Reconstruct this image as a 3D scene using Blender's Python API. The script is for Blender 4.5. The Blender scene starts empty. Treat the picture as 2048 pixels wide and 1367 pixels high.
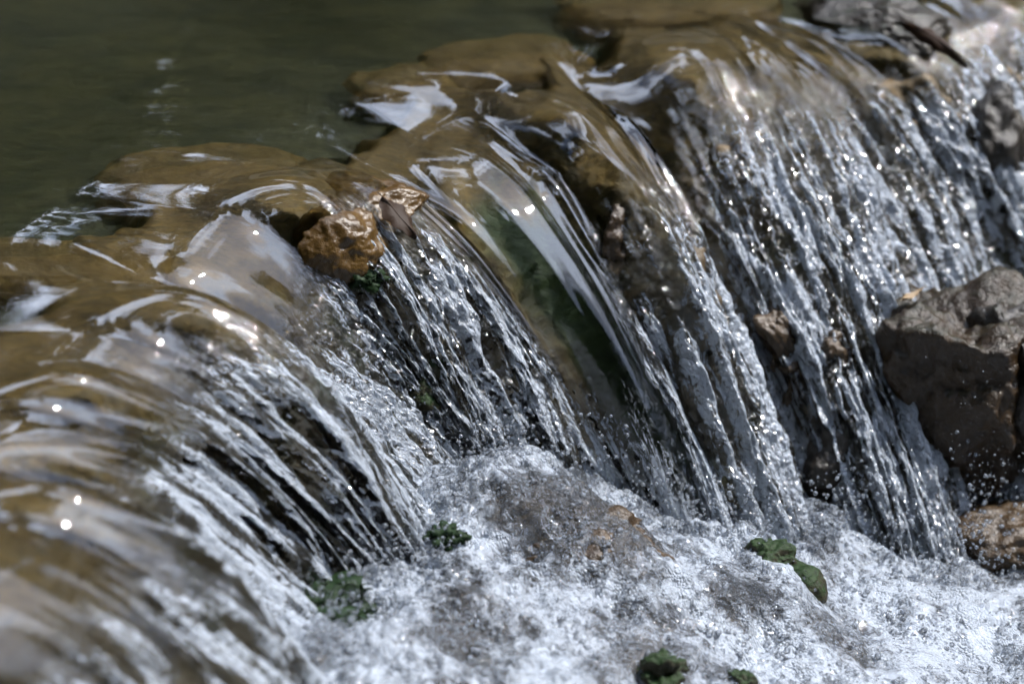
import bpy, bmesh, math, random
import numpy as np
from mathutils import Vector

scene = bpy.context.scene
col = scene.collection
R = math.radians

# ------------------------------------------------------------------ camera, sky, sun, exposure
PITCH = R(24.0); DIST = 6.0; AIM = np.array([0.0, 0.0, -0.2]); LENS = 120.0
CAM = AIM + DIST * np.array([0.0, -math.cos(PITCH), math.sin(PITCH)])
cam_d = bpy.data.cameras.new('camera'); cam = bpy.data.objects.new('camera', cam_d); col.objects.link(cam)
cam.location = CAM; cam.rotation_euler = (math.pi/2 - PITCH, 0, 0)
cam_d.lens = LENS; cam_d.sensor_width = 36.0; cam_d.clip_start = 0.05; cam_d.clip_end = 500
cam_d.dof.use_dof = True; cam_d.dof.aperture_fstop = 1.75; cam_d.dof.aperture_blades = 9
cam_d.dof.focus_distance = 6.10
scene.camera = cam

SUN_EL, SUN_AZ = R(57), R(70)            # azimuth measured from +y towards +x
w = bpy.data.worlds.new('World'); scene.world = w; w.use_nodes = True
nt = w.node_tree; nt.nodes.clear()
def wn(t, **k):
    n = nt.nodes.new(t)
    for a, b in k.items(): setattr(n, a, b)
    return n
sky = wn('ShaderNodeTexSky', sky_type='NISHITA', sun_disc=False, sun_elevation=SUN_EL, sun_rotation=SUN_AZ, air_density=1.0, dust_density=1.2)
tc = wn('ShaderNodeTexCoord'); cn = wn('ShaderNodeTexNoise'); cn.inputs['Scale'].default_value = 3.2; cn.inputs['Detail'].default_value = 7; cn.inputs['Roughness'].default_value = 0.58
cr = wn('ShaderNodeValToRGB'); cr.color_ramp.elements[0].position = 0.46; cr.color_ramp.elements[1].position = 0.56
mx = wn('ShaderNodeMix', data_type='RGBA'); mx.inputs[7].default_value = (15.5, 17.6, 22.0, 1)
bg = wn('ShaderNodeBackground'); bg.inputs['Strength'].default_value = 0.15
wo = wn('ShaderNodeOutputWorld')
L = nt.links.new
L(tc.outputs['Generated'], cn.inputs['Vector']); L(cn.outputs['Fac'], cr.inputs['Fac']); L(cr.outputs['Color'], mx.inputs[0])
L(sky.outputs['Color'], mx.inputs[6]); L(mx.outputs[2], bg.inputs['Color']); L(bg.outputs[0], wo.inputs['Surface'])

sd = bpy.data.lights.new('sun', 'SUN'); sun = bpy.data.objects.new('sun', sd); col.objects.link(sun)
sd.energy = 3.4; sd.angle = R(0.6); sd.color = (1.0, 0.96, 0.91)
sdir = Vector((math.sin(SUN_AZ)*math.cos(SUN_EL), math.cos(SUN_AZ)*math.cos(SUN_EL), math.sin(SUN_EL)))
sun.rotation_euler = sdir.to_track_quat('Z', 'Y').to_euler()
sun.location = sdir * 30

scene.view_settings.view_transform = 'Standard'; scene.view_settings.look = 'None'
scene.view_settings.gamma = 1.0; scene.view_settings.use_curve_mapping = False
scene.view_settings.exposure = 1.0
cy = scene.cycles
cy.use_denoising = True; cy.use_adaptive_sampling = True; cy.adaptive_threshold = 0.05
cy.max_bounces = 5; cy.diffuse_bounces = 2; cy.glossy_bounces = 2; cy.transmission_bounces = 4; cy.transparent_max_bounces = 8
cy.sample_clamp_indirect = 3.0; cy.sample_clamp_direct = 0.0
cy.caustics_refractive = True; cy.caustics_reflective = False; cy.blur_glossy = 0.3

# ------------------------------------------------------------------ helpers
rng = np.random.RandomState(7); random.seed(7)
FPX = LENS/36.0*2048
def unproj(px, py, z):
    """world point at height z seen at photo position (px, py) of a 2048 x 1367 frame"""
    px = np.asarray(px, float); py = np.asarray(py, float); z = np.asarray(z, float)
    a = (px-1024)/FPX; b = -(py-683.5)/FPX
    cp, sp = math.cos(PITCH), math.sin(PITCH)
    dx = a; dy = cp + b*sp; dz = -sp + b*cp
    t = (z-CAM[2])/dz
    return np.stack([CAM[0]+dx*t, CAM[1]+dy*t, CAM[2]+dz*t], -1)

_P = np.arange(256); np.random.RandomState(3).shuffle(_P); _P = np.concatenate([_P, _P, _P])
_g = np.random.RandomState(5).normal(size=(256, 3)); _g /= np.linalg.norm(_g, axis=1)[:, None]
_g2 = np.stack([np.cos(np.arange(256)*2.39996), np.sin(np.arange(256)*2.39996)], 1)
def fade(t): return t*t*t*(t*(t*6-15)+10)
def n2(x, y, seed=0):
    xi = np.floor(x).astype(int); yi = np.floor(y).astype(int); xf = x-xi; yf = y-yi
    X = (xi+seed*37) & 255; Y = (yi+seed*91) & 255
    u = fade(xf); v = fade(yf)
    def gr(a, b, dx, dy):
        h = _P[_P[a & 255]+(b & 255)]; return _g2[h, 0]*dx+_g2[h, 1]*dy
    a = gr(X, Y, xf, yf); b = gr(X+1, Y, xf-1, yf); c = gr(X, Y+1, xf, yf-1); d = gr(X+1, Y+1, xf-1, yf-1)
    return (a+(b-a)*u+((c+(d-c)*u)-(a+(b-a)*u))*v)*1.4
def n3(p, sc, seed=0):
    q = p/sc; i = np.floor(q).astype(int); f = q-i; w_ = fade(f)
    out = 0
    for cx in (0, 1):
        for cy_ in (0, 1):
            for cz in (0, 1):
                h = _P[_P[_P[(i[..., 0]+cx+seed*17) & 255]+((i[..., 1]+cy_) & 255)]+((i[..., 2]+cz) & 255)]
                g = _g[h]
                d = g[..., 0]*(f[..., 0]-cx)+g[..., 1]*(f[..., 1]-cy_)+g[..., 2]*(f[..., 2]-cz)
                wt = (w_[..., 0] if cx else 1-w_[..., 0])*(w_[..., 1] if cy_ else 1-w_[..., 1])*(w_[..., 2] if cz else 1-w_[..., 2])
                out = out+wt*d
    return out*1.5
def fbm3(p, sc, oct=4, seed=0, gain=0.5):
    o = 0; a = 1.0
    for k in range(oct):
        o = o+a*n3(p, sc/2**k, seed+k); a *= gain
    return o
def sstep(a, b, x):
    t = np.clip((x-a)/(b-a), 0, 1); return t*t*(3-2*t)

def mesh_np(name, V, F, mat, parent=None, smooth=True, attrs=None, uv=None, normals=None):
    me = bpy.data.meshes.new(name)
    V = np.ascontiguousarray(V, np.float32); F = np.ascontiguousarray(F, np.int32)
    nv, (nf, k) = len(V), F.shape
    me.vertices.add(nv); me.vertices.foreach_set('co', V.ravel())
    me.loops.add(nf*k); me.loops.foreach_set('vertex_index', F.ravel())
    me.polygons.add(nf); me.polygons.foreach_set('loop_start', np.arange(0, nf*k, k, dtype=np.int32))
    me.polygons.foreach_set('use_smooth', np.full(nf, smooth))
    me.update(calc_edges=True)
    for n_, a in (attrs or {}).items():
        at = me.attributes.new(n_, 'FLOAT', 'POINT'); at.data.foreach_set('value', np.ascontiguousarray(a, np.float32))
    if uv is not None:
        ul = me.uv_layers.new(name='UVMap'); ul.data.foreach_set('uv', np.ascontiguousarray(uv[F.ravel()], np.float32).ravel())
    if normals is not None:
        me.normals_split_custom_set_from_vertices(np.ascontiguousarray(normals, np.float32))
    me.materials.append(mat)
    o = bpy.data.objects.new(name, me); col.objects.link(o)
    if parent is not None: o.parent = parent
    return o
def tag(o, label=None, cat=None, group=None, kind=None):
    if label: o['label'] = label
    if cat: o['category'] = cat
    if group: o['group'] = group
    if kind: o['kind'] = kind
    return o
def gridF(nu, nv):
    i = np.arange(nu*nv).reshape(nu, nv)
    return np.stack([i[:-1, :-1], i[1:, :-1], i[1:, 1:], i[:-1, 1:]], -1).reshape(-1, 4)

# ------------------------------------------------------------------ materials
class NT:
    def __init__(s, name):
        s.m = bpy.data.materials.new(name); s.m.use_nodes = True; s.t = s.m.node_tree; s.t.nodes.clear()
        s.out = s.n('ShaderNodeOutputMaterial')
    def n(s, t, ins=None, **k):
        n = s.t.nodes.new(t)
        for a, b in k.items(): setattr(n, a, b)
        for a, b in (ins or {}).items():
            if isinstance(b, bpy.types.NodeSocket): s.t.links.new(b, n.inputs[a])
            else: n.inputs[a].default_value = b
        return n
    def ramp(s, fac, stops):
        r = s.n('ShaderNodeValToRGB', {'Fac': fac}); e = r.color_ramp.elements
        while len(e) < len(stops): e.new(0.5)
        for el, (p, c) in zip(e, stops):
            el.position = p; el.color = (c, c, c, 1) if isinstance(c, (int, float)) else (*c, 1)
        return r.outputs['Color']
    def mixc(s, f, a, b): return s.n('ShaderNodeMix', {0: f, 6: a, 7: b}, data_type='RGBA').outputs[2]
    def math(s, op, a, b=0.0, clamp=False): return s.n('ShaderNodeMath', {0: a, 1: b}, operation=op, use_clamp=clamp).outputs[0]
    def noise(s, vec, scale, detail=3, rough=0.55, dist=0.0, dim='3D'):
        return s.n('ShaderNodeTexNoise', noise_dimensions=dim, ins={'Vector': vec, 'Scale': scale, 'Detail': detail, 'Roughness': rough, 'Distortion': dist}).outputs['Fac']
    def mapv(s, vec, scale): return s.n('ShaderNodeMapping', {'Vector': vec, 'Scale': scale}).outputs[0]
    def bump(s, h, strength, dist, normal=None):
        i = {'Height': h, 'Strength': strength, 'Distance': dist}
        if normal is not None: i['Normal'] = normal
        return s.n('ShaderNodeBump', i).outputs[0]
    def mixs(s, f, a, b): return s.n('ShaderNodeMixShader', {0: f, 1: a, 2: b}).outputs[0]
    def attr(s, name): return s.n('ShaderNodeAttribute', attribute_name=name).outputs['Fac']
    def done(s, sh): s.t.links.new(sh, s.out.inputs['Surface']); return s.m

FOAM_COL = (0.62, 0.69, 0.79, 1)
def mat_water():
    k = NT('clear_stream_water')
    uv = k.n('ShaderNodeUVMap').outputs[0]                         # x across the flow, y along it, metres
    turb = k.attr('turb'); aer = k.attr('aer')
    geo = k.n('ShaderNodeTexCoord').outputs['Object']
    fine = k.noise(k.mapv(uv, (260, 42, 1)), 1.0, 3, 0.6, 0.6, '2D')      # thin flow lines
    cell = k.noise(k.mapv(uv, (90, 34, 1)), 1.0, 3, 0.62, 1.8, '2D')     # broken water
    b1 = k.bump(fine, 0.022, 0.0016)
    h2 = k.math('MULTIPLY', cell, turb)
    beads = k.n('ShaderNodeTexVoronoi', {'Vector': k.mapv(uv, (150, 80, 1)), 'Scale': 1.0}, feature='F1', voronoi_dimensions='2D').outputs['Distance']
    b2 = k.bump(h2, 1.0, 0.011, b1)
    b2 = k.bump(k.math('MULTIPLY', beads, k.math('MULTIPLY', turb, -1.0)), 1.0, 0.0045, b2)
    fres = k.n('ShaderNodeFresnel', {'IOR': 1.62, 'Normal': b2}).outputs[0]
    gl = k.n('ShaderNodeBsdfGlossy', {'Color': (1, 1, 1, 1), 'Roughness': k.math('ADD', 0.02, k.math('MULTIPLY', turb, 0.11)), 'Normal': b2}).outputs[0]
    rf = k.n('ShaderNodeBsdfRefraction', {'Color': (0.94, 0.98, 0.94, 1), 'Roughness': 0.0, 'IOR': 1.33, 'Normal': b2}).outputs[0]
    tr = k.n('ShaderNodeBsdfTransparent', {'Color': (0.94, 0.97, 0.94, 1)}).outputs[0]
    water = k.mixs(fres, k.mixs(0.28, rf, tr), gl)
    # entrained air: streaky, broken white
    st = k.noise(k.mapv(uv, (85, 9, 1)), 1.0, 3, 0.68, 1.2, '2D')
    bl = k.noise(k.mapv(uv, (58, 34, 1)), 1.0, 4, 0.74, 1.8, '2D')
    s2 = k.math('ADD', k.math('MULTIPLY', st, 0.36), k.math('MULTIPLY', bl, 0.64))
    f = k.math('SUBTRACT', k.math('ADD', k.math('MULTIPLY', aer, 0.9), k.math('MULTIPLY', s2, 4.2)), 2.28)
    f = k.math('MULTIPLY', f, 2.0, True)
    f = k.math('MULTIPLY', f, k.math('MULTIPLY', aer, 3.0, True))
    f = k.math('MULTIPLY', f, 0.90)
    df = k.n('ShaderNodeBsdfDiffuse', {'Color': FOAM_COL, 'Normal': b2}).outputs[0]
    tl = k.n('ShaderNodeBsdfTranslucent', {'Color': FOAM_COL, 'Normal': b2}).outputs[0]
    white = k.mixs(fres, k.mixs(0.35, df, tl), gl)
    return k.done(k.mixs(f, water, white))

def mat_bed():
    k = NT('algae_covered_ledge_rock')
    p = k.n('ShaderNodeTexCoord').outputs['Object']
    deep = k.attr('deep'); steep = k.attr('steep')
    a = k.noise(p, 7, 4, 0.6, 0.5); b = k.noise(k.mapv(p, (0.6, 1.5, 1)), 42, 5, 0.7, 0.6); c = k.noise(k.mapv(p, (0.5, 1.6, 0.5)), 120, 3, 0.65)
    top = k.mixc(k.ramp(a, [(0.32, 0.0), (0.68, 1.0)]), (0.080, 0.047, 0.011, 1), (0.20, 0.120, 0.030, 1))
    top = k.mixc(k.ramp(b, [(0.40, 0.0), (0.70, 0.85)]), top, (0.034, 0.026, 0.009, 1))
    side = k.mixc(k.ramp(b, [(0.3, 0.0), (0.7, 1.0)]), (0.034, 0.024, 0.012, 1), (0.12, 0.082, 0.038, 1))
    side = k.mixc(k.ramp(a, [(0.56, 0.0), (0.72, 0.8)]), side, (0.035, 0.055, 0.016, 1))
    silt = k.mixc(k.ramp(a, [(0.35, 0.0), (0.7, 1.0)]), (0.018, 0.020, 0.006, 1), (0.052, 0.048, 0.014, 1))  # olive silt, its dark tone also standing in for light absorbed in deep water
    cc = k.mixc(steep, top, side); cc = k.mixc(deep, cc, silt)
    cc = k.mixc(k.math('MULTIPLY', k.attr('mossy'), 0.85), cc, k.mixc(b, (0.006, 0.022, 0.006, 1), (0.040, 0.085, 0.022, 1)))
    cc = k.mixc(k.ramp(c, [(0.55, 0.0), (0.8, 0.5)]), cc, (0.02, 0.018, 0.01, 1))
    h = k.math('ADD', k.math('MULTIPLY', b, 0.7), k.math('MULTIPLY', c, 0.3))
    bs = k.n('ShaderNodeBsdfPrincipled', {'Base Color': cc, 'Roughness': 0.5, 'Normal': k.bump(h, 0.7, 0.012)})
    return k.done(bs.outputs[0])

def mat_rock(name, c1, c2, moss=None, moss_lo=0.5, rough=0.38, scale=1.0, spec=0.5, bump=0.8):
    k = NT(name)
    p = k.n('ShaderNodeTexCoord').outputs['Object']
    a = k.noise(p, 9*scale, 6, 0.62, 0.4); b = k.noise(p, 45*scale, 5, 0.65); c = k.noise(p, 160*scale, 3, 0.6)
    cc = k.mixc(k.ramp(a, [(0.3, 0.0), (0.7, 1.0)]), (*c1, 1), (*c2, 1))
    cc = k.mixc(k.ramp(b, [(0.5, 0.0), (0.8, 0.7)]), cc, tuple(0.35*x for x in c1)+(1,))
    cc = k.mixc(k.ramp(c, [(0.6, 0.0), (0.8, 0.4)]), cc, tuple(min(1, 1.6*x) for x in c2)+(1,))
    if moss:
        nz = k.n('ShaderNodeSeparateXYZ', {0: k.n('ShaderNodeNewGeometry').outputs['Normal']}).outputs[2]
        mm = k.math('ADD', k.math('MULTIPLY', nz, 0.35), k.math('ADD', k.math('MULTIPLY', a, 0.6), k.math('MULTIPLY', b, 0.35)))
        mf = k.ramp(mm, [(moss_lo, 0.0), (moss_lo+0.14, 1.0)])
        mc = k.mixc(k.ramp(c, [(0.3, 0.0), (0.7, 1.0)]), tuple(0.4*x for x in moss)+(1,), (*moss, 1))
        cc = k.mixc(mf, cc, mc)
    h = k.math('ADD', k.math('MULTIPLY', b, 0.65), k.math('MULTIPLY', c, 0.35))
    bs = k.n('ShaderNodeBsdfPrincipled', {'Base Color': cc, 'Roughness': rough, 'Specular IOR Level': spec, 'Normal': k.bump(h, bump, 0.010/scale)})
    return k.done(bs.outputs[0])

def mat_foam():
    k = NT('bubbly_white_water')
    p = k.n('ShaderNodeTexCoord').outputs['Object']
    cov = k.attr('cover')
    wv = k.n('ShaderNodeVectorMath', {0: p, 1: k.n('ShaderNodeVectorMath', {0: k.n('ShaderNodeTexNoise', {'Vector': p, 'Scale': 30.0}).outputs['Color'], 'Scale': 0.018}, operation='SCALE').outputs[0]}, operation='ADD').outputs[0]
    v1 = k.n('ShaderNodeTexVoronoi', {'Vector': wv, 'Scale': 190.0}, feature='F1', voronoi_dimensions='2D').outputs['Distance']
    v2 = k.n('ShaderNodeTexVoronoi', {'Vector': wv, 'Scale': 85.0}, feature='F1', voronoi_dimensions='2D').outputs['Distance']
    n = k.noise(wv, 55, 4, 0.7, 1.0); big = k.noise(p, 14, 4, 0.6, 0.8)
    hh = k.math('SUBTRACT', k.math('MULTIPLY', n, 0.8), k.math('ADD', k.math('MULTIPLY', v1, 0.7), k.math('MULTIPLY', v2, 0.6)))
    nb = k.bump(hh, k.ramp(big, [(0.38, 0.15), (0.62, 0.75)]), 0.008)
    fres = k.n('ShaderNodeFresnel', {'IOR': 1.55, 'Normal': nb}).outputs[0]
    gl = k.n('ShaderNodeBsdfGlossy', {'Roughness': 0.04, 'Normal': nb}).outputs[0]
    df = k.n('ShaderNodeBsdfDiffuse', {'Color': FOAM_COL, 'Normal': nb}).outputs[0]
    tl = k.n('ShaderNodeBsdfTranslucent', {'Color': FOAM_COL, 'Normal': nb}).outputs[0]
    white = k.mixs(fres, k.mixs(0.4, df, tl), gl)
    rf = k.n('ShaderNodeBsdfRefraction', {'Color': (0.9, 0.95, 0.95, 1), 'IOR': 1.33, 'Normal': nb}).outputs[0]
    tr = k.n('ShaderNodeBsdfTransparent').outputs[0]
    clear = k.mixs(fres, k.mixs(0.35, rf, tr), gl)
    cm = k.math('ADD', cov, k.math('MULTIPLY', k.math('SUBTRACT', k.math('ADD', k.math('MULTIPLY', n, 0.6), k.math('MULTIPLY', big, 0.5)), 0.55), 2.2))
    f = k.ramp(cm, [(0.30, 0.10), (0.75, 0.92)])
    return k.done(k.mixs(f, clear, white))

def mat_leafy(name, c1, c2, rough=0.5, spec=0.5):
    k = NT(name)
    a = k.noise(k.n('ShaderNodeTexCoord').outputs['Object'], 3.0, 3)
    cc = k.mixc(a, (*c1, 1), (*c2, 1))
    bs = k.n('ShaderNodeBsdfPrincipled', {'Base Color': cc, 'Roughness': rough, 'Specular IOR Level': spec})
    return k.done(bs.outputs[0])
def mat_drop():
    k = NT('clear_water_drop')
    fres = k.n('ShaderNodeFresnel', {'IOR': 1.4}).outputs[0]
    gl = k.n('ShaderNodeBsdfGlossy', {'Roughness': 0.03}).outputs[0]
    rf = k.n('ShaderNodeBsdfRefraction', {'IOR': 1.33}).outputs[0]
    tr = k.n('ShaderNodeBsdfTransparent').outputs[0]
    return k.done(k.mixs(fres, k.mixs(0.3, rf, tr), gl))

def mat_bubble():
    k = NT('thin_bubble_film')
    fres = k.n('ShaderNodeFresnel', {'IOR': 1.5}).outputs[0]
    gl = k.n('ShaderNodeBsdfGlossy', {'Roughness': 0.02}).outputs[0]
    df = k.n('ShaderNodeBsdfDiffuse', {'Color': FOAM_COL}).outputs[0]
    tr = k.n('ShaderNodeBsdfTransparent').outputs[0]
    return k.done(k.mixs(fres, k.mixs(0.22, tr, df), gl))
M_bubble = mat_bubble()
M_water = mat_water(); M_bed = mat_bed(); M_foam = mat_foam(); M_drop = mat_drop()
M_brown = mat_rock('wet_ochre_stone', (0.045, 0.024, 0.005), (0.115, 0.064, 0.015), rough=0.3, bump=0.5)
M_slab = mat_rock('algae_brown_slab', (0.070, 0.042, 0.010), (0.17, 0.104, 0.028), rough=0.5)
M_tufa = mat_rock('brown_travertine', (0.024, 0.015, 0.007), (0.082, 0.053, 0.027), rough=0.26)
M_dark = mat_rock('dark_wet_rock', (0.012, 0.010, 0.008), (0.040, 0.032, 0.022), moss=(0.014, 0.024, 0.008), moss_lo=0.78, rough=0.35)
M_mossy = mat_rock('mossy_rock', (0.017, 0.0090, 0.0025), (0.044, 0.024, 0.007), moss=(0.024, 0.020, 0.005), moss_lo=0.70, rough=0.30, bump=1.0)
M_green = mat_rock('green_moss_stone', (0.016, 0.016, 0.010), (0.05, 0.045, 0.022), moss=(0.018, 0.042, 0.009), moss_lo=0.58, rough=0.6, spec=0.25)
M_leafbrown = mat_leafy('dead_brown_leaf', (0.012, 0.006, 0.003), (0.034, 0.016, 0.006), 0.6, 0.2)
M_leaftan = mat_leafy('dry_tan_leaf', (0.17, 0.11, 0.05), (0.27, 0.19, 0.10), 0.6)
M_moss = mat_leafy('wet_green_moss', (0.004, 0.013, 0.004), (0.014, 0.036, 0.009), 0.65, 0.2)
M_tree = mat_leafy('dark_foliage', (0.016, 0.028, 0.007), (0.050, 0.070, 0.016), 0.8, 0.0)
M_bank = mat_rock('leaf_litter_ground', (0.03, 0.028, 0.015), (0.07, 0.06, 0.03), rough=0.9, scale=0.05)

# ------------------------------------------------------------------ the falls: streamlines from lip to toe
# lip px, lip py, toe px, toe py, drop, profile power, turbulence, where it starts (0..1), aeration, ridge, thickness
S = np.array([
 [-900, 1900,  -500, 2300, .40, 1.8, .3, .45, .3, .6, .04],
 [-600, 1500,  -100, 1900, .40, 1.8, .3, .45, .3, .6, .04],
 [-250, 1180,   450, 1600, .40, 1.7, .12, .42, .45, 1.7, .05],
 [ -50,  985,   680, 1420, .40, 1.9, .15, .44, .55, 1.7, .055],
 [ -90,  880,   640, 1270, .44, 1.5, .35, .38, .7, 1.5, .035],
 [ -20,  765,   740, 1190, .50, 2.0, .28, .42, .7, 1.6, .055],
 [ 130,  650,   810, 1170, .50, 2.0, .45, .38, .75, 1.2, .05],
 [ 270,  560,   870, 1130, .50, 2.3, .4, .42, .7, 1.2, .055],
 [ 290,  500,   930, 1010, .50, 1.5, 1., .50, 1.1, .3, .03],
 [ 400,  400,   950,  940, .50, 1.6, 1., .46, 1.1, .4, .025],
 [ 600,  335,  1000,  925, .50, 1.9, 1., .32, .95, .7, .026],
 [ 700,  312,  1120,  915, .52, 2.0, .9, .36, .9, .8, .028],
 [ 765,  290,  1290, 1000, .60, 1.7, .20, .66, .4, .15, .06],
 [ 850,  230,  1430, 1060, .65, 1.9, .08, .72, .35, .1, .10],
 [ 960,  190,  1500, 1075, .65, 2.0, .8, .50, .85, 1.2, .028],
 [1080,  178,  1570, 1090, .68, 2.0, .9, .44, .9, 1.4, .026],
 [1190,  160,  1620, 1065, .68, 1.9, .9, .42, .9, 1.4, .026],
 [1170,  132,  1680, 1015, .68, 1.5, .9, .46, .6, .6, .018],
 [1250,   92,  1780, 1100, .72, 1.6, 1., .30, .95, 1., .032],
 [1400,   55,  1890, 1150, .75, 1.7, 1., .28, 1., 1., .036],
 [1530,   42,  1960,  760, .55, 1.8, .9, .36, .85, 1., .026],
 [1680,   45,  2060,  590, .48, 1.9, .9, .34, .85, 1., .026],
 [1790,    5,  2180,  540, .45, 1.7, 1., .28, .85, 1., .022],
 [1930,  -60,  2330,  470, .45, 1.7, .8, .30, .5, 1., .025],
 [2200, -140,  2600,  380, .45, 1.7, .8, .30, .5, 1., .025],
 [2700, -260,  3100,  250, .45, 1.7, .8, .30, .5, 1., .025],
], float)
lipP = unproj(S[:, 0], S[:, 1], 0.0); toeP = unproj(S[:, 2], S[:, 3], -S[:, 4])
KEY = np.concatenate([lipP[:, :2], toeP[:, :2], S[:, 4:]], 1)       # lip xy, toe xy, H, p, turb, tstart, aer, ridge, thick
seg = np.maximum(np.linalg.norm(np.diff(lipP[:, :2], axis=0), axis=1), np.linalg.norm(np.diff(toeP[:, :2], axis=0), axis=1))
wk = np.concatenate([[0], np.cumsum(0.5*seg+0.5*np.linalg.norm(np.diff(0.5*(lipP+toeP)[:, :2], axis=0), axis=1))])
def pchip(x, xk, yk):
    h = np.diff(xk); d = np.diff(yk, axis=0)/h[:, None]
    m = np.zeros_like(yk); m[0] = d[0]; m[-1] = d[-1]
    w1 = (2*h[1:]+h[:-1])[:, None]; w2 = (h[1:]+2*h[:-1])[:, None]
    same = d[:-1]*d[1:] > 0
    with np.errstate(divide='ignore', invalid='ignore'):
        hm = (w1+w2)/(w1/d[:-1]+w2/d[1:])
    m[1:-1] = np.where(same, hm, 0)
    i = np.clip(np.searchsorted(xk, x)-1, 0, len(h)-1); t = ((x-xk[i])/h[i])[:, None]; hh = h[i][:, None]
    return (1+2*t)*(1-t)**2*yk[i]+t*(1-t)**2*hh*m[i]+t*t*(3-2*t)*yk[i+1]+t*t*(t-1)*hh*m[i+1]

def columns(n):
    wts = np.full(len(seg), 1.0); wts[:2] = 0.15; wts[-2:] = 0.15; wts[2] = .6; wts[-3] = .5
    cum = np.concatenate([[0], np.cumsum(seg*wts)]); cum /= cum[-1]
    return np.interp(np.linspace(0, 1, n), cum, wk)
W = columns(1420)
POOL_S = -np.concatenate([np.linspace(0.0, 0.22, 48)[1:], 0.22+0.0055*np.cumsum(1.06**np.arange(70))])[::-1]   # upstream distances
NF = 400
def prof(t, p, e=0.13):
    return ((t*t+e*e)**(p/2)-e**p)/((1+e*e)**(p/2)-e**p)
def base_surface(Wc, nf, pool):
    K = pchip(Wc, wk, KEY)
    lip = K[:, 0:2]; toe = K[:, 2:4]; H = K[:, 4]; p = K[:, 5]
    d = toe-lip; Lh = np.linalg.norm(d, axis=1); d = d/Lh[:, None]
    tt = np.linspace(0, 1.12, 300)
    # arc length resample of x = t L, z = -H t^p
    X = tt[None]*Lh[:, None]; Z = -H[:, None]*prof(tt[None], p[:, None])
    ds = np.hypot(np.diff(X, axis=1), np.diff(Z, axis=1)); a = np.concatenate([np.zeros((len(Wc), 1)), np.cumsum(ds, 1)], 1)
    q = np.linspace(0, 1, nf)
    tq = np.stack([np.interp(q*a[i, -1], a[i], tt) for i in range(len(Wc))])
    arc = q[None]*a[:, -1:]
    Xf = tq*Lh[:, None]; Zf = -H[:, None]*prof(tq, p[:, None])
    # upstream: fan direction smoothed so that streamlines do not cross
    ker = np.exp(-0.5*(np.arange(-120, 121)/45.0)**2); ker /= ker.sum()
    nk = max(3, int(len(Wc)*240/1420))|1
    kk = np.exp(-0.5*(np.linspace(-2.6, 2.6, nk))**2); kk /= kk.sum()
    pad = nk//2
    ds_ = np.stack([np.convolve(np.pad(d[:, j], pad, mode='edge'), kk, 'valid') for j in (0, 1)], 1)
    ds_ /= np.linalg.norm(ds_, axis=1)[:, None]
    lps = np.stack([np.convolve(np.pad(lip[:, j], pad, mode='edge'), kk, 'valid') for j in (0, 1)], 1)
    us = pool[None, :, None]
    bl = sstep(0.0, 0.35, -pool)[None, :, None]
    up = (lip[:, None]*(1-bl)+lps[:, None]*bl)+us*(d[:, None]*(1-bl)+ds_[:, None]*bl)
    dn = lip[:, None]+Xf[..., None]*d[:, None]
    XY = np.concatenate([up, dn], 1)
    Zp = np.zeros((len(Wc), len(pool))); Zt = np.concatenate([Zp, Zf], 1)
    arcT = np.concatenate([np.broadcast_to(pool[None], Zp.shape), arc], 1)
    tT = np.concatenate([np.broadcast_to(pool[None]*1.5, Zp.shape), tq], 1)
    P = np.concatenate([XY, Zt[..., None]], 2)
    return P, arcT, tT, K
def normals_of(P):
    du = np.gradient(P, axis=0); dv = np.gradient(P, axis=1)
    n = np.cross(dv, du); l = np.linalg.norm(n, axis=2, keepdims=True); n /= np.maximum(l, 1e-9)
    n[n[..., 2] < 0] *= -1
    return n

# draw-down: the surface sags towards the lip
DD = np.full(len(S), 0.012); DD[[2, 3]] = .030; DD[[4, 5]] = .045; DD[8] = .050; DD[9] = .022; DD[11] = .030; DD[[12, 13]] = .058; DD[14] = .045; DD[15] = .025; DD[[16, 17]] = .050; DD[18] = .036; DD[[20, 21, 22]] = .028
def drawdown(arc, wc): return -np.interp(wc, wk, DD)[:, None]*sstep(-0.26, 0.05, arc)

P0, ARC, T, K = base_surface(W, NF, POOL_S)
N0 = normals_of(P0)
turbK, tst, aerK, ridK = K[:, 6:7], K[:, 7:8], K[:, 8:9], K[:, 9:10]
Wg = np.broadcast_to(W[:, None], ARC.shape)
on = sstep(-0.10, 0.25, ARC)                       # relief grows past the lip
tb = turbK*sstep(tst-0.14, tst+0.22, T)
# slow sideways meander of the streaks
wj = Wg+0.016*n2(Wg/0.11, ARC/0.28, 1)*on+0.006*n2(Wg/0.035, ARC/0.09, 2)*tb
broad = n2(wj/0.12, ARC/0.60+3, 3)
cord = n2(wj/0.030, ARC/0.22, 4)
rid = 1-np.abs(n2(wj/0.021, ARC/0.10, 5))*2
blob = n2(wj/0.015, ARC/0.036, 6)+0.5*n2(wj/0.008, ARC/0.017, 7)
disp = ridK*on*(0.010*broad+0.011*cord*sstep(0.10, 0.42, ARC))
disp += tb*(0.009*cord+0.0060*(rid-0.4)+0.0075*blob)
disp += 0.006*n2(wj/0.045, ARC/0.06, 8)*tb
disp += sstep(-.02, .16, ARC)*(0.030*np.exp(-((Wg-wk[13]+0.015+0.03*ARC)/0.062)**4)-0.012*np.exp(-((Wg-wk[12]+0.01)/0.022)**2)-0.014*np.exp(-((Wg-wk[14])/0.024)**2))
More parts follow.
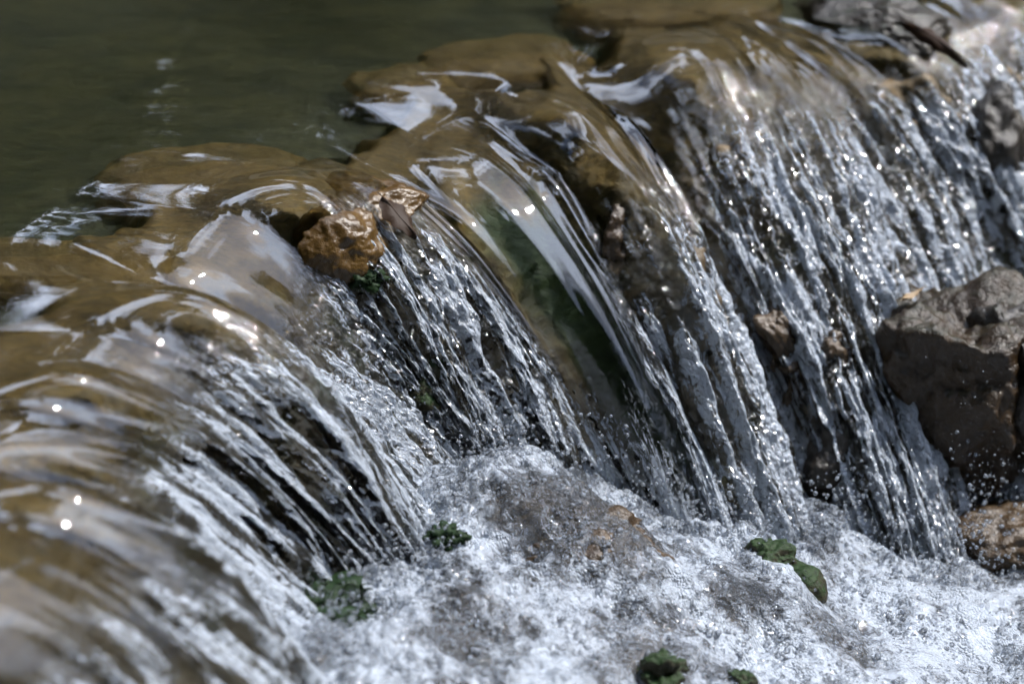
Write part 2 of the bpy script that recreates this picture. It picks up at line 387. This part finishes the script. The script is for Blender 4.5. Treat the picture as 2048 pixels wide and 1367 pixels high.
# rounded bulges of the lip, with hollows between them: key row, half width, height
def kw(r): return float(np.interp(r, np.arange(len(wk)), wk))
LOBES = [(2.2, .10, .035), (3.2, .07, .040), (4.1, .05, -.030), (5.2, .055, .038), (6.7, .06, .036), (8.1, .05, -.022), (9.6, .06, .030), (11.5, .035, -.012),
         (15.0, .05, .034), (16.1, .03, .018), (16.9, .04, -.030), (18.3, .07, .036), (19.5, .05, .016), (20.3, .035, .026), (20.8, .025, -.012), (21.3, .035, .026), (22.2, .03, -.012), (22.8, .05, .028)]
env = sstep(-.10, .14, ARC)*(1-0.75*sstep(.30, .75, ARC))
LB = sum(h_*np.exp(-((Wg-kw(r_)+0.010*n2(ARC/0.2, Wg*0+r_, 23))/wd_)**2) for r_, wd_, h_ in LOBES)
disp += env*LB
# fine combed flow lines over the lip
disp += 0.00007*n2(wj/0.0075, ARC/0.16, 9)*sstep(-0.2, 0.1, ARC)
# pool wavelets, along the current
pool_m = 1-sstep(-0.25, 0.02, ARC)
xp, yp = P0[..., 0], P0[..., 1]
disp += pool_m*(0.0020*n2(xp/0.32+yp/0.9, yp/0.075, 24)+0.0005*n2(xp/0.10+yp/0.6, yp/0.05, 10)+0.0003*n2(xp/0.045, yp/0.022, 11)*(0.5+n2(xp/0.5, yp/0.4, 12)))
PW = P0+N0*disp[..., None]
PW[..., 2] += drawdown(ARC, W)

# rounded humps and hollows where stones lie under the sheet: photo position, z, radius along x/y, height
for (px, py, z, rx, ry, hgt) in [
    (660, 385, 0.0, .14, .09, .020), (230, 480, 0.0, .12, .09, -.012), (1120, 290, -.03, .07, .07, .028),
    (1420, 120, -.01, .13, .12, .030), (1330, 330, -.06, .05, .06, .012), (1640, 120, -.02, .05, .08, .012),
    (330, 800, -.02, .10, .08, .015), (870, 290, 0.0, .06, .10, -.010)]:
    c = unproj(px, py, z)
    g = np.exp(-((PW[..., 0]-c[0])/rx)**2-((PW[..., 1]-c[1])/ry)**2)
    PW[..., 2] += hgt*g
NW = normals_of(PW)
patch = 0.55*cord*np.minimum(ridK, 1)+0.6*n2(wj/0.042, ARC/0.30, 13)+0.4*n2(wj/0.017, ARC/0.09, 18)+0.35*(rid-0.4)
aer = aerK*1.3*sstep(tst-0.08, tst+0.26, T)*sstep(-0.34, 0.32, patch)
aer = np.clip(aer+0.30*sstep(0.75, 1.0, T)*(aerK > .32), 0, 1)
nv = PW.shape[1]; iu0 = len(POOL_S)

def water_piece(name, i0, i1, j0, j1):
    sub = PW[i0:i1+1, j0:j1+1]
    UV = np.stack([Wg, ARC], -1)[i0:i1+1, j0:j1+1].reshape(-1, 2)
    return mesh_np(name, sub.reshape(-1, 3), gridF(*sub.shape[:2])[:, ::-1], M_water,
                   attrs={'turb': np.clip(tb, 0, 1)[i0:i1+1, j0:j1+1].ravel(), 'aer': aer[i0:i1+1, j0:j1+1].ravel()},
                   uv=UV, normals=NW[i0:i1+1, j0:j1+1].reshape(-1, 3))
jl = iu0+12
o = water_piece('pool_water', 0, len(W)-1, 0, jl)
tag(o, 'dark olive still pool water above the falls', kind='structure')
cuts = [0]+[int(np.searchsorted(W, wk[i])) for i in (4, 8, 12, 14, 17, 20, 22)]+[len(W)-1]
flab = ['blurred brown sheet of water curling over the ledge in the bottom corner',
        'blurred streaky waterfall with rounded brown lip in front of the ochre stone',
        'sparkling broken water pouring over the ochre stone and brown leaf',
        'glassy clear tongue of water with green and sky blue reflections',
        'pale sheets of water over brown algae splitting into white threads',
        'churning white jet that falls past the mossy block',
        'far streaked fall with oval sky reflections on its brown lip',
        'distant blurred fall beyond the tufa crust at the top corner']
for a, b, lab in zip(cuts[:-1], cuts[1:], flab):
    tag(water_piece('waterfall', a, b, jl, nv-1), lab, kind='structure', group='falls along the ledge')

# ------------------------------------------------------------------ rock bed under the water
Wb = columns(720); PSb = POOL_S[::2]
B0, ARb, Tb, Kb = base_surface(Wb, 210, PSb)
NB = normals_of(B0)
th = Kb[:, 10:11]
rough = fbm3(B0, 0.16, 4, 20)*0.018+fbm3(B0, 0.05, 3, 30)*0.006
shelf = 0.10+0.10*n2(Kb[:, 0]/0.16, Kb[:, 1]/0.16, 19)[:, None]+0.03*n2(B0[..., 0]/0.05, B0[..., 1]/0.05, 21)
depth = 0.036+0.13*sstep(shelf, shelf+0.09, -ARb)+0.20*sstep(0.3, 1.2, -ARb)
fallm = sstep(0.0, 0.2, ARb)
thick = depth*(1-fallm)+th*fallm*(0.75+0.4*sstep(.3, .8, Tb))
LBb = sum(h_*np.exp(-((Wb[:, None]-kw(r_))/wd_)**2) for r_, wd_, h_ in LOBES)*sstep(-.10, .14, ARb)*(1-0.75*sstep(.30, .75, ARb))
offs = LBb-thick+rough*(0.35+0.65*fallm)*(1.0+0.4*fallm)
PB = B0+NB*offs[..., None]; PB[..., 2] += drawdown(ARb, Wb)
NBn = normals_of(PB)
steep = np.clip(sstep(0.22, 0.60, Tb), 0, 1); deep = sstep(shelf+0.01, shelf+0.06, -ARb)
mossy = np.exp(-((Wb[:, None]-kw(13.1))/.075)**4)*sstep(.16, .34, Tb+0.1*n2(B0[..., 0]/0.05, B0[..., 1]/0.05, 26))
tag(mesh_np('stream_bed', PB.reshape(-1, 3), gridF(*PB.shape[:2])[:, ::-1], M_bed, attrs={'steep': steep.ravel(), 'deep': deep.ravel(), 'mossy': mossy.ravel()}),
    'brown algae covered ledge and pool bed', kind='structure')

# ------------------------------------------------------------------ foam at the foot of the falls
ctrl = [(S[i, 2], S[i, 3], -S[i, 4]+(.03 if i < 11 else -.012)) for i in range(2, 24)]
ctrl += [(1024, 1367, -.50), (1300, 1367, -.58), (1600, 1367, -.68), (2048, 1367, -.78), (2048, 1150, -.76), (700, 1367, -.47), (500, 1500, -.42),
         (1000, 1600, -.52), (1600, 1700, -.66), (2200, 1500, -.78), (2300, 900, -.70), (1150, 1100, -.52), (1400, 1150, -.60), (1000, 1130, -.50),
         (1750, 1230, -.73), (1950, 620, -.50)]
CP = np.array([unproj(a, b, c) for a, b, c in ctrl])
gx = np.linspace(-0.62, 1.75, 560); gy = np.concatenate([np.linspace(-2.2, -0.85, 90)[:-1], np.linspace(-0.85, 1.15, 420)])
GX, GY = np.meshgrid(gx, gy, indexing='ij')
num = 0; den = 0
for c in CP:
    wgt = 1/((GX-c[0])**2+(GY-c[1])**2+0.004)**1.6
    num = num+wgt*c[2]; den = den+wgt
GZ = num/den
flat = np.stack([GX, GY, np.zeros_like(GX)], -1)
for (px, py, z, rx, ry, hgt) in [(1130, 1000, -.46, .17, .11, .075), (950, 1150, -.48, .10, .08, .03), (1350, 1140, -.55, .12, .09, .035),
        (800, 1290, -.45, .12, .10, .03), (1560, 1180, -.64, .10, .08, .03), (1850, 1260, -.72, .12, .10, -.02), (1080, 900, -.47, .05, .04, .03)]:
    c = unproj(px, py, z)
    GZ += hgt*np.exp(-((GX-c[0])/rx)**2-((GY-c[1])/ry)**2)
lump = 0.040*fbm3(flat, 0.19, 3, 40)+0.026*(0.35-np.abs(fbm3(flat, 0.075, 3, 50)))+0.0045*fbm3(flat, 0.030, 2, 60)
tq_ = pchip(np.linspace(wk[5], wk[19], 110), wk, KEY)[:, 2:4]
dmin = np.full(GX.shape, 9.0)
for tx_, ty_ in tq_: dmin = np.minimum(dmin, np.hypot(GX-tx_-.03, GY-ty_+.03))
GZ = GZ+np.exp(-(dmin/.055)**2)*(0.004+0.034*np.abs(n2(GX/0.05, GY/0.05, 25)))
calm = np.exp(-((GX-.80)/.30)**2-((GY+.10)/.30)**2)
GZ = GZ+lump*(1-0.55*calm)
cover = 0.60+0.45*n2(GX/0.13, GY/0.13, 15)+0.25*n2(GX/0.04, GY/0.04, 22)
for (px, py, z, r, dv) in [(1170, 990, -.46, .14, -.62), (1200, 1080, -.5, .08, -.38), (1480, 1180, -.6, .07, -.25), (950, 1270, -.48, .09, -.30), (1320, 1300, -.57, .06, -.35), (1850, 1200, -.72, .25, .2)]:
    c = unproj(px, py, z); cover += dv*np.exp(-((GX-c[0])**2+(GY-c[1])**2)/r**2)
tag(mesh_np('foam', np.stack([GX, GY, GZ], -1).reshape(-1, 3), gridF(*GX.shape), M_foam, attrs={'cover': cover.ravel()}),
    'white bubbly foam churning at the foot of the falls', kind='stuff')
def foam_z(x, y):
    i = np.clip(np.searchsorted(gx, x), 0, len(gx)-1); j = np.clip(np.searchsorted(gy, y), 0, len(gy)-1); return GZ[i, j]
# stony floor under the foam
FZ = num/den-0.05+0.03*fbm3(flat, 0.12, 3, 70)
tag(mesh_np('lower_bed', np.stack([GX, GY, FZ], -1)[::4, ::4].reshape(-1, 3), gridF(*GX[::4, ::4].shape), M_tufa), 'stony stream floor under the foam', kind='structure')

def proj(P):
    q = P-CAM; cp, sp = math.cos(PITCH), math.sin(PITCH)
    dep = q[..., 1]*cp-q[..., 2]*sp; up = q[..., 1]*sp+q[..., 2]*cp
    return 1024+q[..., 0]/dep*FPX, 683.5-up/dep*FPX, dep
_bp = [a.ravel() for a in proj(PB)]; _bv = PB.reshape(-1, 3); _bn = NBn.reshape(-1, 3)
_fp = [a.ravel() for a in proj(np.stack([GX, GY, GZ], -1))]; _fv = np.stack([GX, GY, GZ], -1).reshape(-1, 3)
def bed_hit(px, py):
    m = np.where((np.abs(_bp[0]-px) < 14) & (np.abs(_bp[1]-py) < 14))[0]
    k_ = m[np.argmin(_bp[2][m])]; return _bv[k_], _bn[k_]
def foam_hit(px, py):
    m = np.where((np.abs(_fp[0]-px) < 14) & (np.abs(_fp[1]-py) < 14))[0]
    return _fv[m[np.argmin(_fp[2][m])]]
# bubbles and spray
def ico(sub):
    bm = bmesh.new(); bmesh.ops.create_icosphere(bm, subdivisions=sub, radius=1)
    V = np.array([v.co[:] for v in bm.verts]); F = np.array([[v.index for v in f.verts] for f in bm.faces]); bm.free(); return V, F
def balls(name, C, r, mat, sub=1, attrs=None):
    V, F = ico(sub); n = len(C)
    VV = (V[None]*r[:, None, None]+C[:, None]).reshape(-1, 3)
    FF = (F[None]+(np.arange(n)*len(V))[:, None, None]).reshape(-1, 3)
    return mesh_np(name, VV, FF, mat, attrs={k: np.repeat(v, len(V)) for k, v in (attrs or {}).items()})
nb = 30000
bx = rng.uniform(-0.35, 1.25, nb); by = rng.uniform(-0.75, 0.45, nb)
kp = (0.5+1.5*n2(bx/0.08, by/0.08, 16)+0.5*rng.rand(nb)) > 0.62
bx, by = bx[kp], by[kp]; rb = 0.0009+0.0050*rng.rand(len(bx))**8+0.0020*rng.rand(len(bx))
tag(balls('bubbles', np.stack([bx, by, foam_z(bx, by)+rb*0.1], 1), rb, M_bubble, 1), 'tiny bubbles riding on the foam', kind='stuff')
pts = []; rr = []
def spray(n, px0, px1, py0, py1, z0, z1, rmax):
    for _ in range(n):
        z = rng.uniform(z0, z1); p_ = unproj(rng.uniform(px0, px1), rng.uniform(py0, py1), z); pts.append(p_); rr.append(0.0006+rmax*rng.rand()**4)
tl = pchip(np.linspace(wk[3], wk[20], 5200), wk, KEY)
for k_ in range(len(tl)):
    h_ = 0.10*rng.rand()**2.5; pts.append(np.array([tl[k_, 2]+.02+rng.normal(0, .03), tl[k_, 3]-.03+rng.normal(0, .03), -tl[k_, 4]+.012+h_*1.2])); rr.append(0.0007+.0042*rng.rand()**3)
spray(260, 1880, 2060, 860, 1180, -.70, -.50, .004)
spray(120, 1750, 2040, 600, 1000, -.6, -.2, .0015)
spray(260, 680, 900, 600, 900, -.35, -.15, .004)
spray(700, 650, 1900, 1000, 1300, -.60, -.42, .004)
spray(120, 1500, 1750, 300, 700, -.35, -.15, .003)
tag(balls('spray', np.array(pts), np.array(rr), M_bubble, 2), 'fine water drops thrown up from the falls', kind='stuff')

# ------------------------------------------------------------------ stones
def rock(name, px, py, z, size, mat, label, cat='rock', group=None, seed=1, rough=0.25, rotz=0.0, box=0.0, sub=5, tilt=0.0, oct_=5, on=None, cuts=0):
    V, F = ico(sub)
    if box > 0:
        m = np.max(np.abs(V), axis=1, keepdims=True); V = V*(1-box)+box*V/m*0.80
    rs_ = np.random.RandomState(seed)
    for _ in range(cuts):
        nn_ = rs_.normal(size=3); nn_ /= np.linalg.norm(nn_); dd_ = rs_.uniform(.62, .92)
        V = V-np.maximum(0, V@nn_-dd_)[:, None]*nn_*.92
    q = V*np.array(size)/np.max(size)*1.35+seed*13.7
    V = V*(1+rough*(fbm3(q, 0.9, oct_, seed)+0.22*(0.4-np.abs(fbm3(q, 0.5, 3, seed+3)))+0.10*fbm3(q, 0.12, 3, seed+5)))[:, None]
    V = V*np.array(size)
    c, s = math.cos(tilt), math.sin(tilt); V = np.stack([V[:, 0]*c-V[:, 2]*s, V[:, 1], V[:, 0]*s+V[:, 2]*c], 1)
    o = mesh_np(name, V, F, mat); o.rotation_euler = (0, 0, rotz)
    if on == 'bed':
        b_, nn = bed_hit(px, py); o.location = b_+nn*z
    elif on == 'foam':
        o.location = foam_hit(px, py)+np.array([0, 0, z])
    else: o.location = unproj(px, py, z)
    return tag(o, label, cat, group)

g_sl = 'slabs along the lip of the ledge'
rock('ledge_slab', 400, 405, -.098, (.22, .13, .048), M_slab, 'large brown slab under clear water behind the ochre stone', 'slab', g_sl, 3, .18, .25, .5)
rock('ledge_slab', 800, 222, -.094, (.11, .08, .045), M_slab, 'small brown slab under the pool beside the grey sky reflection', 'slab', g_sl, 5, .2, .3, .4)
rock('ledge_slab', 1010, 175, -.098, (.20, .12, .048), M_slab, 'brown slab under water above the glassy tongue', 'slab', g_sl, 7, .18, .5, .5)
rock('ledge_slab', 1340, 62, -.098, (.26, .14, .048), M_slab, 'blurred brown slab below the top edge, farthest along the ledge', 'slab', g_sl, 9, .18, .2, .5)
rock('ledge_slab', 90, 585, -.098, (.26, .12, .048), M_slab, 'broad brown slab under the blurred lip near the edge', 'slab', g_sl, 11, .18, .1, .5)

rock('stone', 708, 507, -.036, (.098, .088, .078), M_brown, 'wet ochre stone lump in the lip with white curls of water round it', 'stone', None, 21, .13, .4, .05, 6, on='bed', oct_=3)
rock('stone', 745, 405, -.022, (.120, .085, .050), M_brown, 'low rough brown stone crest under the dead leaf', 'stone', None, 23, .26, .15, .15, 6, .05, on='bed', cuts=6)
rock('boulder', 865, 800, -.034, (.060, .07, .075), M_green, 'dark green mossy boulder behind the splash at the centre', 'rock', None, 25, .25, .3, .1, on='bed')
block = rock('boulder', 1912, 800, -.545, (.165, .155, .22), M_mossy, 'brown mossy flat topped block beside the white jet', 'rock', None, 28, .30, -.35, .70, 6, cuts=2)
rock('boulder', 2030, 760, -.50, (.10, .14, .22), M_dark, 'dark green black rock at the edge behind the mossy block', 'rock', None, 29, .30, .3, .3, cuts=10)
rock('boulder', 2010, 1070, -.74, (.13, .10, .055), M_tufa, 'low brown rock in the spray below the mossy block', 'rock', None, 31, .30, -.3, .2)
rock('boulder', 1600, 770, -.070, (.095, .10, .15), M_tufa, 'rugged brown travertine face between two white jets', 'rock', None, 33, .40, .4, .1, 6, .45, on='bed', cuts=8)
rock('boulder', 1650, 940, -.04, (.10, .09, .10), M_dark, 'dark wet rock in the hollow under the travertine face', 'rock', None, 35, .35, .2, .1, on='bed', cuts=8)
rock('boulder', 1235, 470, -.062, (.055, .07, .08), M_tufa, 'brown rock knob splitting the pale sheet above the white threads', 'rock', None, 51, .40, .2, .1, on='bed')
rock('boulder', 2025, 280, -.06, (.10, .13, .13), M_dark, 'black wet rock at the edge beside the far fall', 'rock', None, 37, .30, .5, .2, on='bed', cuts=12)
rock('boulder', 1750, 50, -.038, (.15, .10, .055), M_dark, 'knobbly tufa crust poking from the water near the top corner', 'rock', None, 39, .42, -.55, .1, cuts=4)
rock('boulder', 1120, 1000, -.112, (.19, .12, .080), M_tufa, 'tan travertine mound covered in thin foam', 'rock', None, 41, .30, .0, .1, 6, on='foam')
rock('stone', 1530, 1090, -.024, (.045, .05, .032), M_green, 'small green stone half buried in foam behind the mossy cap', 'stone', None, 43, .5, .3, .1, on='foam')
rock('stone', 1622, 1150, -.012, (.040, .05, .042), M_green, 'rounded mossy stone cap rising from the foam', 'stone', None, 45, .15, .1, .15, 5, .3, on='foam')
rock('stone', 1330, 1310, -.024, (.042, .045, .034), M_green, 'dark green stone at the bottom edge in the foam', 'stone', None, 47, .55, .1, .1, on='foam', cuts=3)
rock('stone', 1495, 1345, -.016, (.024, .03, .026), M_green, 'smallest dark stone at the bottom edge of the foam', 'stone', None, 49, .55, .1, .1, on='foam', cuts=3)

# moss tufts: a matted lump bristling with short fronds
def tuft(px, py, z, r, n, label, on='foam'):
    rs = np.random.RandomState(int(px))
    Vi, Fi = ico(4)
    Vi = Vi*(1+.75*fbm3(Vi*1.2+px, .8, 4, int(px) % 50))[:, None]
    d = rs.randint(0, len(Vi), n); b = Vi[d]*.97; nn = b/np.linalg.norm(b, axis=1)[:, None]
    dd = nn*.5+rs.normal(0, .45, (n, 3))+np.array([.35, -.1, -.35]); dd /= np.linalg.norm(dd, axis=1)[:, None]
    sd_ = np.cross(dd, nn+rs.normal(0, .3, (n, 3))); sd_ /= np.linalg.norm(sd_, axis=1)[:, None]
    l = rs.uniform(.10, .26, (n, 1)); wd = .030
    Q = np.stack([b-sd_*wd, b+sd_*wd, b+dd*l+sd_*wd*.3-[0, 0, .04], b+dd*l-sd_*wd*.3-[0, 0, .04]], 1).reshape(-1, 3)
    V = np.concatenate([Vi, Q])*np.array([1.15, .9, .6])*r
    F = np.concatenate([np.concatenate([Fi, Fi[:, 2:3]], 1)[:0].reshape(0, 4), np.arange(4*n).reshape(-1, 4)+len(Vi)])
    o = mesh_np('moss_tuft', V, F, M_moss)
    o.location = (foam_hit(px, py) if on == 'foam' else bed_hit(px, py)[0])+np.array([0, 0, z])
    tag(o, label, 'moss', 'moss tufts on the wet rock')
    core = mesh_np('moss_mat', Vi*np.array([1.15, .9, .6])*r, Fi, M_moss); core.parent = o
tuft(640, 1255, .042, .080, 3000, 'large blurred green moss tuft at the foot of the near fall', 'bed')
tuft(908, 1048, -.012, .028, 1500, 'small dark green moss tuft at the edge of the foam')
tuft(735, 600, .030, .028, 1200, 'green moss under the ochre stone', 'bed')

# leaves
def leaf(name, px, py, z, ln, wd, rot, curl, mat, label):
    V = []; n = 16
    for i in range(n+1):
        t = i/n; wv = wd*math.sin(math.pi*min(1, t**0.8))**0.8*(1+.15*math.sin(t*23))
        for j in range(-3, 4):
            s_ = j/3; V.append((ln*(t-.5), wv*s_*.5, curl*((s_*.8)**2*wd+ (t-.5)**2*ln*.8)+.002*math.sin(9*t+5*s_)))
    V = np.array(V); F = gridF(n+1, 7)
    top = V.copy(); bot = V.copy(); bot[:, 2] -= .0008
    o = mesh_np(name, np.concatenate([top, bot]), np.concatenate([F, F[:, ::-1]+len(V)]), mat)
    mid = np.array([(ln*(t_-.5)*1.25, 0.0, curl*(t_-.5)**2*ln*.8+.002*math.sin(9*t_)+.0006) for t_ in np.linspace(0, 1, 12)])
    q_ = np.array([(0, -.0012, 0), (0, 0, .0012), (0, .0012, 0)])*ln/.1
    mesh_np('midrib', (mid[:, None]+q_[None]).reshape(-1, 3), gridF(12, 3), mat, o)
    o.location = unproj(px, py, z); o.rotation_euler = rot
    return tag(o, label, 'leaf')
leaf('leaf', 800, 432, -.060, .10, .050, (.10, .62, -.65), -.18, M_leafbrown, 'dead brown leaf plastered on the stone crest by the current')
bv = np.empty(len(block.data.vertices)*3, np.float32); block.data.vertices.foreach_get('co', bv); bv = bv.reshape(-1, 3)
cz, sz = math.cos(block.rotation_euler.z), math.sin(block.rotation_euler.z)
bw = np.stack([bv[:, 0]*cz-bv[:, 1]*sz, bv[:, 0]*sz+bv[:, 1]*cz, bv[:, 2]], 1)+np.array(block.location)
q0, q1, q2 = proj(bw); mm_ = np.where((np.abs(q0-1825) < 25) & (np.abs(q1-590) < 25))[0]
LEAF_Z = float(bw[mm_[np.argmin(q2[mm_])], 2])+.004 if len(mm_) else -.33
leaf('leaf', 1825, 590, LEAF_Z, .060, .016, (.1, -.10, .75), .2, M_leaftan, 'slender tan leaf lying on the mossy block')
leaf('leaf', 1870, 75, .03, .17, .035, (.4, .3, -.75), -.5, M_leafbrown, 'long dark brown leaf strip on the tufa crust')

# ------------------------------------------------------------------ surroundings mirrored in the water
r_ = np.concatenate([[0], np.geomspace(1.2, 220, 60)]); a_ = np.linspace(0, 2*np.pi, 97)
RR, AA = np.meshgrid(r_, a_, indexing='ij'); BX, BY = RR*np.sin(AA), RR*np.cos(AA)
upst = (BX*-0.6+BY*0.8)
BZ = -0.95+0.0*BX+sstep(3.6, 5.0, RR)*(0.55+0.9*sstep(0, 3, upst))+sstep(5, 55, RR)*19+0.15*n2(BX/1.5, BY/1.5, 17)*sstep(2.5, 5, RR)
near_cam = np.exp(-((BX-CAM[0])**2+(BY-CAM[1])**2)/9); BZ = BZ*(1-near_cam)+(-.9)*near_cam
tag(mesh_np('ground', np.stack([BX, BY, BZ], -1).reshape(-1, 3), gridF(*BX.shape), M_bank), 'leaf littered stream banks', kind='structure')

def canopy(name, blobs, label, leaf_sz, per):
    V = []; 
    for (x, y, z, rad) in blobs:
        n = int(per*rad*rad)
        u = rng.normal(size=(n, 3)); u /= np.linalg.norm(u, axis=1)[:, None]
        c = np.array([x, y, z])+u*rad*(0.55+0.5*rng.rand(n)[:, None])*np.array([1, 1, .9])
        a = rng.normal(size=(n, 3)); a /= np.linalg.norm(a, axis=1)[:, None]
        b = np.cross(a, rng.normal(size=(n, 3))); b /= np.linalg.norm(b, axis=1)[:, None]
        s_ = leaf_sz*(0.6+0.8*rng.rand(n))[:, None]
        V.append(np.stack([c-a*s_, c-b*s_*.6, c+a*s_, c+b*s_*.6], 1).reshape(-1, 3))
    V = np.concatenate(V); F = np.arange(len(V)).reshape(-1, 4)
    return tag(mesh_np(name, V, F, M_tree, smooth=False), label, kind='stuff')
def ring(az0, az1, n, d0, d1, top, rad):
    """crowns between two compass bearings (degrees from +y to +x), reaching an elevation angle"""
    out = []
    for i in range(n):
        az = R(az0+(az1-az0)*(i+rng.uniform(.2, .8))/n); d = rng.uniform(d0, d1); zt = d*math.tan(R(top*rng.uniform(.82, 1.08)))
        z = -0.3
        while z < zt:
            q = rad*rng.uniform(.7, 1.15); out.append((d*math.sin(az)+rng.normal(0, .4), d*math.cos(az)+rng.normal(0, .4), z+q*.5, q)); z += q*.95
    return out
def boughs(n, az0, az1, e0, e1, d0, d1, r0, r1):
    out = []
    for i in range(n):
        az = R(rng.uniform(az0, az1)); e = R(rng.uniform(e0, e1)); d = rng.uniform(d0, d1)
        c = np.array([math.sin(az)*math.cos(e), math.cos(az)*math.cos(e), math.sin(e)])*d
        for k_ in range(4):
            out.append((*(c+rng.normal(0, .45, 3)), rng.uniform(r0, r1)))
    return out
canopy('treeline', ring(-85, -20, 16, 8, 11, 46, 1.2)+ring(-20, 55, 17, 8, 11, 29, 1.1)+boughs(8, -75, 20, 38, 70, 7.5, 9.5, .35, .7), 'dark wood on the far bank mirrored in the pool', .15, 620)
over = []  # leaf clumps added out of view to cut overhead skylight and its reflections
for i in range(22):
    a0 = rng.uniform(0, 2*math.pi); q0_ = 3.0*math.sqrt(rng.rand()); over.append((q0_*math.cos(a0)-.6, q0_*math.sin(a0)-.4, rng.uniform(8.2, 9.8), rng.uniform(.6, 1.15)))
canopy('treeline', over, 'unseen leaf clumps overhead, added to hold back skylight', .15, 420)
canopy('treeline', ring(55, 125, 9, 8, 11, 24, 1.0), 'low dark wood on the downstream bank', .16, 420)
canopy('treeline', ring(125, 285, 24, 8.5, 11, 62, 1.9), 'tall dark wood behind the viewer', .24, 190)
